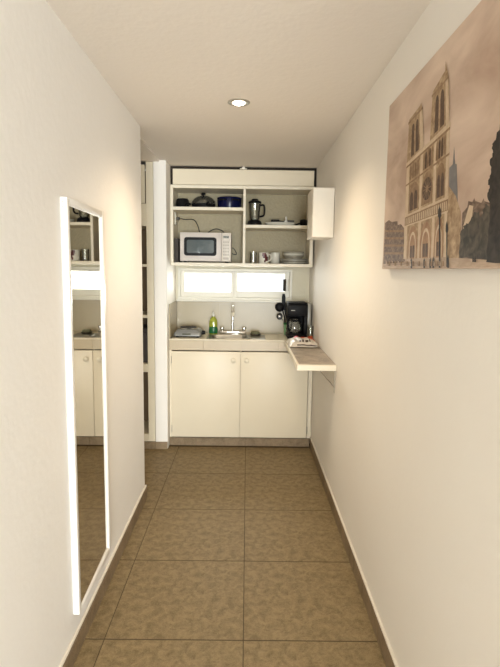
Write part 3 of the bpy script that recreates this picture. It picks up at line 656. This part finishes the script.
# bag of groceries on the shelf
gb = root('plastic_bag', (0.445, 3.93, SZ), 'flat white plastic food bag with red print on the wall shelf', 'bag')
def pillow(cx, cy, z0, w, d, h, rz=0.0, seed=1, nx=22, ny=14, sub=(-1, 1, -1, 1), lift=0.0, mi=0):
    rnd = random.Random(seed); ph = [rnd.uniform(0, 6.28) for _ in range(8)]
    b = bmesh.new(); top = []; bot = []
    for j in range(ny+1):
        rt, rb = [], []
        for i in range(nx+1):
            u = sub[0]+(sub[1]-sub[0])*i/nx; v = sub[2]+(sub[3]-sub[2])*j/ny
            k = max(0, (1-abs(u)**2.6))**0.5 * max(0, (1-abs(v)**2.4))**0.5
            wob = 1+0.13*math.sin(5*u+ph[0])*math.cos(4*v+ph[1])+0.07*math.sin(13*u+ph[2]+3*v)+0.05*math.sin(17*v+ph[3]-5*u)
            x = u*w/2*(1+0.03*math.sin(6*v+ph[4])); y = v*d/2*(1+0.05*math.sin(5*u+ph[5]))
            zt_ = 0.006+h*k*wob+lift
            X = cx+x*math.cos(rz)-y*math.sin(rz); Y = cy+x*math.sin(rz)+y*math.cos(rz)
            rt.append(b.verts.new((X, Y, z0+zt_))); rb.append(b.verts.new((X, Y, z0+(0.006*(1-min(1, 3*k)) if lift == 0 else zt_-0.0008))))
        top.append(rt); bot.append(rb)
    for R in (top, bot):
        for j in range(ny):
            for i in range(nx): b.faces.new((R[j][i], R[j][i+1], R[j+1][i+1], R[j+1][i]))
    for j in range(ny):
        b.faces.new((top[j][0], top[j+1][0], bot[j+1][0], bot[j][0])); b.faces.new((top[j][nx], top[j+1][nx], bot[j+1][nx], bot[j][nx]))
    for i in range(nx):
        b.faces.new((top[0][i], top[0][i+1], bot[0][i+1], bot[0][i])); b.faces.new((top[ny][i], top[ny][i+1], bot[ny][i+1], bot[ny][i]))
    return b
A = (0.437, 3.93, SZ, 0.225, 0.31, 0.050, 0.0, 5)
obj('bag_body', pillow(*A), m_bag, gb, True)
obj('red_band', pillow(*A, sub=(-0.55, 0.9, 0.1, 0.65), lift=0.0015), m_redp, gb, True)
obj('orange_band', pillow(*A, sub=(-0.1, 0.95, -0.12, 0.08), lift=0.0015), m_orange, gb, True)
for s_ in ((-0.30, -0.18, -0.78, -0.52), (-0.12, 0.02, -0.80, -0.55), (0.10, 0.30, -0.76, -0.62), (0.36, 0.44, -0.74, -0.5)):
    obj('dark_print', pillow(*A, sub=s_, lift=0.0016, nx=6, ny=4), m_bagdark, gb, True)
obj('dark_seam', pillow(*A, sub=(-0.5, 0.97, -0.985, -0.95), lift=0.0016, nx=12, ny=3), m_bagdark, gb, True)

# ------------------------------------------------------------------ upper open cabinet
YU = 4.30; UX0, UX1 = XS+0.001, XR-0.014; YW = YB-0.004
uc_ = root('wall_cabinet', (-0.04, YU, 1.527), 'cream open wall cabinet with four compartments above the window', 'cabinet')
zb0, zb1, ztb, ztt = 1.527, 1.553, 2.162, 2.188
obj('side_panel', box(UX0, UX0+0.024, YU, YW, zb1, ztb, 0.002), m_white, uc_); obj('side_panel', box(UX1-0.030, UX1, YU, YW, zb1, ztb, 0.002), m_white, uc_)
obj('bottom_panel', box(UX0, UX1, YU, YW, zb0, zb1, 0.002), m_white, uc_); obj('top_panel', box(UX0, UX1, YU, YW, ztb, ztt, 0.002), m_white, uc_)
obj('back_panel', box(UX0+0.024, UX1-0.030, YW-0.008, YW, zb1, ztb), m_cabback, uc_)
DX0, DX1 = AT(243, 225, YU).x, AT(245.6, 225, YU).x
obj('divider', box(DX0, DX1, YU, YW, zb1, ztb, 0.002), m_white, uc_)
zl0, zl1, zr0, zr1 = 1.985, 2.011, 1.846, 1.872
obj('shelf', box(UX0+0.024, DX0, YU, YW, zl0, zl1, 0.002), m_white, uc_); obj('shelf', box(DX1, UX1-0.030, YU, YW, zr0, zr1, 0.002), m_white, uc_)
# cupboard panel between cabinet and ceiling
tc_ = root('overhead_cupboard', (-0.04, YU, 2.19), 'long cream cupboard flap between the wall cabinet and the ceiling', 'cupboard')
dq = obj('door', box(-0.626, 0.540, YU+0.002, YU+0.022, 2.1905, 2.316, 0.003), m_cream, tc_)
bm = box(UX0, XR-0.002, YU+0.024, YU+0.034, 2.316, ZC-0.001); box(UX0, -0.620, YU+0.024, YU+0.034, 2.1905, 2.316, bm=bm); box(0.534, XR-0.002, YU+0.024, YU+0.034, 2.1905, 2.316, bm=bm)
obj('dark_frame', bm, m_dark, tc_)  # blackish-brown strips behind the gap around the flap
lx = AT(243.5, 165, YU).x
lt = obj('latch', box(lx-0.030, lx+0.030, YU-0.008, YU+0.006, 2.317, 2.326, 0.002), m_ring, dq)
obj('latch_hook', box(lx-0.012, lx+0.012, YU-0.014, YU-0.0085, 2.314, ZC-0.002, 0.002), m_ring, dq)

# microwave and what is round it
mx0, mx1 = AT(180, 245, 4.315).x, AT(231, 247, 4.315).x
mz0, mz1 = zb1+0.012, AT(205, 232.5, 4.315).z; my0, my1 = 4.315, 4.565
mw = root('microwave_oven', ((mx0+mx1)/2, 4.44, zb1), 'silver microwave oven with dark door window in the wall cabinet', 'microwave')
obj('body', box(mx0, mx1, my0+0.022, my1, mz0, mz1, 0.006), m_mw, mw)
xp = AT(221.5, 245, 4.315).x
dr = obj('door', box(mx0, xp-0.001, my0, my0+0.021, mz0, mz1, 0.004), m_mw, mw, True)
wa, wb_ = AT(184, 237, my0), AT(216.5, 256, my0)
wx, wz = (wa.x+wb_.x)/2, (wa.z+wb_.z)/2; ww, wh = wb_.x-wa.x, wa.z-wb_.z
obj('window_surround', prism([(wx+x, my0-0.002, wz+z) for x, z in rounded(ww, wh, 0.022)], (0, 0.003, 0)), m_black, dr)
obj('window_glass', prism([(wx+x, my0-0.0035, wz+z) for x, z in rounded(ww-0.046, wh-0.045, 0.014)], (0, 0.0014, 0)), m_mwglass, dr)
cpn = obj('control_panel', box(xp, mx1, my0, my0+0.021, mz0, mz1, 0.004), m_mwpanel, mw, True)
pcx = (xp+mx1)/2
obj('display', box(pcx-0.027, pcx+0.022, my0-0.0015, my0+0.001, mz1-0.045, mz1-0.026, 0.0005), m_lcd, cpn)
for r_ in range(5):
    for c_ in range(3): obj('button', box(pcx-0.027+c_*0.018, pcx-0.014+c_*0.018, my0-0.0015, my0+0.001, mz1-0.085-r_*0.026, mz1-0.070-r_*0.026, 0.0005, seg=1), m_button, cpn)
obj('open_button', box(pcx-0.027, pcx+0.022, my0-0.002, my0+0.001, mz0+0.016, mz0+0.034, 0.001), m_button, cpn)
for x in (mx0+0.04, mx1-0.04):
    for y in (my0+0.04, my1-0.04): obj('foot', lathe(x, y, [(0, zb1+0.0003), (0.012, zb1+0.0003), (0.014, mz0), (0, mz0)], 12), m_black, mw, True)
pw = AT(174.5, 218.5, 4.42)
cb = obj('power_cord', tube([(UX0+0.045, 4.42, pw.z), (UX0+0.07, 4.42, pw.z), AT(185, 219.5, 4.42), AT(193, 219.5, 4.42), AT(197, 224, 4.45), AT(200, 233, 4.50), (AT(203, 240, 4.59).x, 4.588, 1.74),
        (AT(206, 240, 4.59).x, 4.59, 1.79), (AT(209, 232, 4.58).x, 4.588, 1.829), AT(215, 229.0, 4.585), AT(220, 229.8, 4.585), AT(224, 233, 4.585), AT(230, 246, 4.59), AT(234, 249, 4.59), AT(236.5, 254, 4.59), AT(233, 254, 4.59), AT(229, 250, 4.59)], 0.0042, 8, sub=5), m_cable, mw, True)
obj('plug', box(UX0+0.0345, UX0+0.062, 4.405, 4.435, pw.z-0.012, pw.z+0.012, 0.004), m_cable, cb)
ol = root('wall_socket', (UX0+0.024, 4.42, pw.z), 'small cream socket plate on the left panel inside the wall cabinet', 'socket')
obj('plate', box(UX0+0.0243, UX0+0.032, 4.385, 4.455, pw.z-0.052, pw.z+0.052, 0.003), m_ceramic, ol)
obj('insert', box(UX0+0.032, UX0+0.034, 4.40, 4.44, pw.z-0.03, pw.z+0.03, 0.001), m_white, ol)
bl = root('baking_tray', (UX0+0.05, 4.42, zb1), 'dark oven tray standing on edge left of the microwave', 'tray')
obj('sheet', box(UX0+0.040, UX0+0.045, 4.325, 4.55, zb1+0.0005, zb1+0.195, 0.002), m_darkbox, bl)
bm = box(UX0+0.034, UX0+0.062, 4.322, 4.33, zb1+0.0005, zb1+0.20, 0.002); box(UX0+0.034, UX0+0.062, 4.546, 4.554, zb1+0.0005, zb1+0.20, 0.002, bm=bm); box(UX0+0.034, UX0+0.062, 4.33, 4.546, zb1+0.192, zb1+0.20, 0.002, bm=bm)
obj('rim', bm, m_darkbox, bl)

# pans, lid and pot on the upper left shelf
def pan(name, cx, cy, z, r, h, mat_, label, ang, hl=0.14, hz=0.0):
    p = root(name, (cx, cy, z), label, 'pan')
    obj('body', lathe(cx, cy, [(0, z+0.0005), (r*0.82, z+0.0005), (r*0.9, z+0.004), (r, z+h), (r*0.97, z+h), (r*0.86, z+0.008), (0, z+0.006)], 30), mat_, p, True)
    dx, dy = math.cos(ang), math.sin(ang)
    obj('handle', tube([(cx+dx*r*0.95, cy+dy*r*0.95, z+h*0.8), (cx+dx*(r+0.04), cy+dy*(r+0.04), z+h+hz*0.4), (cx+dx*(r+hl), cy+dy*(r+hl), z+h+hz)], 0.010, 10, sub=3), m_black, p, True)
    return p
fp = pan('frying_pan', AT(203.5, 205, 4.46).x, 4.465, zl1, 0.104, 0.04, m_black, 'black frying pan with a tilted glass lid on the top left shelf', -1.2, 0.012, 0.0)
kx, ky = -0.556, 4.39
kp = root('saucepan', (kx, ky, zl1), 'small black upturned saucepan at the left end of the top shelf', 'pan')
obj('body', lathe(kx, ky, [(0, zl1+0.074), (0.044, zl1+0.074), (0.052, zl1+0.066), (0.060, zl1+0.0006), (0.056, zl1+0.0006), (0.048, zl1+0.062), (0, zl1+0.068)], 28), m_black, kp, True)
obj('handle', tube([(kx+0.030, ky-0.046, zl1+0.02), (kx+0.045, ky-0.058, zl1+0.032), (kx+0.075, ky-0.068, zl1+0.022)], 0.010, 10, sub=3), m_black, kp, True)
# glass lid leaning upright
lcx, lcz = AT(203.5, 205, 4.46).x, zl1
R_ = 0.105
lmx = Matrix.Translation((0, 0, zl1+0.058)) @ Matrix.Rotation(math.radians(24), 4, 'X')
li = obj('lid', lathe(lcx, 4.465, [(0, 0.052), (0.03, 0.049), (0.06, 0.040), (0.085, 0.024), (0.098, 0.004), (0.096, 0.002), (0.083, 0.021), (0.058, 0.037), (0.03, 0.046), (0, 0.049)], 32, mtx=lmx), m_smoke, fp, True)
obj('rim', lathe(lcx, 4.465, [(0.097, 0.004), (0.103, 0.003), (0.104, -0.004), (0.098, -0.005)], 32, mtx=lmx), m_steel, li, True)
obj('knob', lathe(lcx, 4.465, [(0.006, 0.050), (0.007, 0.062), (0.020, 0.068), (0.021, 0.076), (0.012, 0.082), (0, 0.083)], 18, mtx=lmx), m_black, li, True)
# navy pot
npx, npy = AT(229.5, 200, 4.45).x, 4.45
np_ = root('cooking_pot', (npx, npy, zl1), 'navy blue enamel cooking pot on the top left shelf', 'pot')
obj('body', lathe(npx, npy, [(0, zl1+0.0005), (0.092, zl1+0.0005), (0.100, zl1+0.008), (0.104, zl1+0.088), (0.107, zl1+0.092), (0.104, zl1+0.094), (0.100, zl1+0.088), (0.096, zl1+0.010), (0, zl1+0.007)], 36), m_navy, np_, True)
for s_ in (-1, 1):
    a0 = math.radians(-62 if s_ > 0 else -118)
    c0 = Vector((npx+0.104*math.cos(a0), npy+0.104*math.sin(a0), zl1+0.068)); tg = Vector((-math.sin(a0), math.cos(a0), 0)); no = Vector((math.cos(a0), math.sin(a0), 0))
    obj('handle', tube([c0-tg*0.03, c0-tg*0.026+no*0.022, c0+tg*0.026+no*0.022, c0+tg*0.03], 0.006, 8, sub=4), m_black, np_, True)
obj('lid', lathe(npx, npy, [(0, zl1+0.105), (0.06, zl1+0.102), (0.098, zl1+0.0965), (0.101, zl1+0.0945), (0, zl1+0.094)], 32), m_black, np_, True)

# blender jug
bx, by = AT(254.8, 212, 4.40).x, 4.40
bj = root('blender_jug', (bx, by, zr1), 'glass blender jug with black lid on the upper right shelf', 'blender')
obj('base', lathe(bx, by, [(0, zr1+0.0005), (0.062, zr1+0.0005), (0.062, zr1+0.020), (0.056, zr1+0.036), (0.040, zr1+0.046), (0, zr1+0.046)], 24), m_black, bj, True)
obj('jug', lathe(bx, by, [(0.034, zr1+0.0465), (0.040, zr1+0.06), (0.050, zr1+0.185), (0.047, zr1+0.185), (0.037, zr1+0.06), (0.031, zr1+0.050)], 24), m_glass, bj, True)
obj('lid', lathe(bx, by, [(0.053, zr1+0.1855), (0.056, zr1+0.190), (0.052, zr1+0.202), (0.030, zr1+0.208), (0.026, zr1+0.222), (0, zr1+0.224)], 24), m_black, bj, True)
obj('handle', tube([(bx+0.046, by-0.01, zr1+0.17), (bx+0.078, by-0.02, zr1+0.165), (bx+0.078, by-0.02, zr1+0.09), (bx+0.043, by-0.01, zr1+0.075)], 0.008, 8, sub=4), m_black, bj, True)
obj('blade', box(bx-0.02, bx+0.02, by-0.004, by+0.004, zr1+0.056, zr1+0.060, 0.001), m_steel, bj)
# tray with utensils on the upper right shelf
tx0, tx1 = AT(265, 222, 4.40).x, AT(296, 222, 4.40).x
tr = root('serving_tray', ((tx0+tx1)/2, 4.44, zr1), 'low white oval tray on the upper right shelf', 'tray')
tm = Matrix.Diagonal((1, 0.62, 1, 1)); tcx = (tx0+tx1)/2; tw = (tx1-tx0)/2
obj('body', lathe(tcx, 4.44, [(0, zr1+0.0005), (tw*0.8, zr1+0.0005), (tw, zr1+0.030), (tw*0.97, zr1+0.032), (tw*0.78, zr1+0.006), (0, zr1+0.005)], 36, mtx=tm), m_ceramic, tr, True)
a_, b2 = AT(271, 219, 4.38), AT(280, 219.5, 4.38)
gr = root('kitchen_utensil', (a_.x, 4.40, zr1), 'black gadget lying in the white oval tray', 'utensil')
obj('head', box(a_.x, b2.x, 4.40, 4.44, zr1+0.034, zr1+0.056, 0.009), m_black, gr, True)
obj('handle', tube([(b2.x-0.01, 4.42, zr1+0.044), (b2.x+0.07, 4.43, zr1+0.036)], 0.006, 8), m_black, gr, True)
c3 = AT(286.3, 218, 4.43)
fn = root('funnel', (c3.x, 4.45, zr1), 'small white funnel upside down in the white oval tray', 'funnel')
obj('cone', lathe(c3.x, 4.455, [(0.040, zr1+0.0345), (0.040, zr1+0.038), (0.012, zr1+0.058), (0.010, zr1+0.058), (0.036, zr1+0.0345)], 20), m_ceramic, fn, True)
obj('stem', lathe(c3.x, 4.455, [(0.011, zr1+0.0585), (0.008, zr1+0.085), (0.006, zr1+0.085), (0.008, zr1+0.0585)], 16), m_ceramic, fn, True)
d3 = AT(291, 221, 4.38)
pk = root('peeler', (d3.x, 4.385, zr1), 'short dark peeler on the rim of the white oval tray', 'utensil')
obj('handle', box(d3.x-0.030, d3.x+0.028, 4.375, 4.395, zr1+0.034, zr1+0.048, 0.006), m_burner, pk, True)
obj('blade', box(d3.x-0.055, d3.x-0.031, 4.381, 4.389, zr1+0.036, zr1+0.046, 0.002), m_steel, pk)
e3 = AT(303.5, 222, 4.42)
ir = root('small_pan', (e3.x, 4.43, zr1), 'small black pan at the right end of the upper right shelf', 'pan')
obj('body', lathe(e3.x+0.004, 4.44, [(0, zr1+0.0005), (0.022, zr1+0.0005), (0.036, zr1+0.025), (0.033, zr1+0.052), (0.02, zr1+0.062), (0, zr1+0.064)], 22), m_black, ir, True)
obj('handle', tube([(e3.x-0.025, 4.425, zr1+0.03), (e3.x-0.06, 4.41, zr1+0.016), (e3.x-0.072, 4.40, zr1+0.010)], 0.007, 8), m_black, ir, True)

# tumbler, mugs and plates on the lower right shelf
zs = zb1
gx = AT(253.3, 258, 4.38).x
gl = root('drinking_glass', (gx, 4.38, zs), 'clear drinking glass left of the printed mug', 'glass')
obj('wall', lathe(gx, 4.38, [(0.026, zs+0.012), (0.030, zs+0.10), (0.0285, zs+0.10), (0.0245, zs+0.012)], 22), m_glass, gl, True)
obj('base', lathe(gx, 4.38, [(0, zs+0.0005), (0.025, zs+0.0005), (0.026, zs+0.0115), (0, zs+0.0115)], 22), m_glass, gl, True)
def mug(cx, cy, r, h, label, hang, name='mug', pr=False):
    g = root(name, (cx, cy, zs), label, 'mug')
    b0 = obj('body', lathe(cx, cy, [(0, zs+0.0005), (r*0.92, zs+0.0005), (r, zs+0.006), (r, zs+h), (r*0.92, zs+h), (r*0.9, zs+0.010), (0, zs+0.008)], 28), m_ceramic, g, True)
    d = Vector((math.cos(hang), math.sin(hang), 0)); c = Vector((cx, cy, zs))
    obj('handle', tube([c+d*r*0.97+Vector((0, 0, h*0.82)), c+d*(r+0.024)+Vector((0, 0, h*0.78)), c+d*(r+0.026)+Vector((0, 0, h*0.36)), c+d*r*0.97+Vector((0, 0, h*0.22))], 0.0055, 8, sub=4), m_ceramic, g, True)
    if pr:
        b = bmesh.new()
        def patch(a0, a1, z0, z1):
            vs = [[b.verts.new((cx+(r+0.0006)*math.cos(a0+(a1-a0)*k/5), cy+(r+0.0006)*math.sin(a0+(a1-a0)*k/5), zs+z)) for k in range(6)] for z in (z0, z1)]
            for k in range(5): b.faces.new((vs[0][k], vs[0][k+1], vs[1][k+1], vs[1][k]))
        for q in ((-1.75, -0.9, 0.045, 0.078), (-1.9, -1.1, 0.060, 0.090), (-1.35, -0.55, 0.022, 0.060), (-1.5, -1.15, 0.010, 0.03)): patch(*q)
        obj('print', b, m_print_red, b0, True)
    return g
mug(AT(263.6, 258, 4.38).x, 4.38, 0.041, 0.093, 'white mug with a maroon print on the lower right shelf', -0.5, pr=True)
wx_ = AT(275.2, 258, 4.47).x
mug(wx_, 4.485, 0.042, 0.098, 'plain white mug behind the printed mug, beside the plates', 2.6)
# plates: two stacks
pc = AT(294, 262, 4.44).x; py_ = 4.445
def plate(cx, cy, z, r, label, grp, m_):
    o = obj('plate', lathe(cx, cy, [(0, z), (r*0.6, z), (r*0.72, z+0.004), (r, z+0.014), (r, z+0.0165), (r*0.7, z+0.007), (0, z+0.0035)], 36), m_, None, True, origin=(cx, cy, z))
    return tag(o, label, 'plate', grp)
z = zs+0.0005
names = ['lowest large plate', 'second large plate from below', 'third large plate from below', 'topmost large plate']
for k in range(4): plate(pc, py_, z+k*0.0095, 0.124, '%s in the plate stack on the lower right shelf' % names[k].capitalize(), 'large plates', m_greyplate if k % 2 else m_ceramic)
z2 = z+3*0.0095+0.0165
def bowl(z, k, label):
    r = 0.092
    g = obj('bowl', lathe(pc-0.006, py_, [(0, z), (0.055, z), (0.062, z+0.004), (r, z+0.034), (r, z+0.037), (r-0.004, z+0.037), (0.058, z+0.009), (0, z+0.0055)], 32), m_greyplate if k != 1 else m_ceramic, None, True, origin=(pc-0.006, py_, z))
    return tag(g, label, 'bowl', 'small bowls')
for k, nm in enumerate(('bottom', 'middle', 'top')): bowl(z2-0.009+k*0.0155, k, '%s grey bowl stacked on the large plates' % nm.capitalize())

# ground outside both openings
struct('ground_outside', box(-6, 8, -12, YR-0.1, -0.2, -0.1), m_ground)
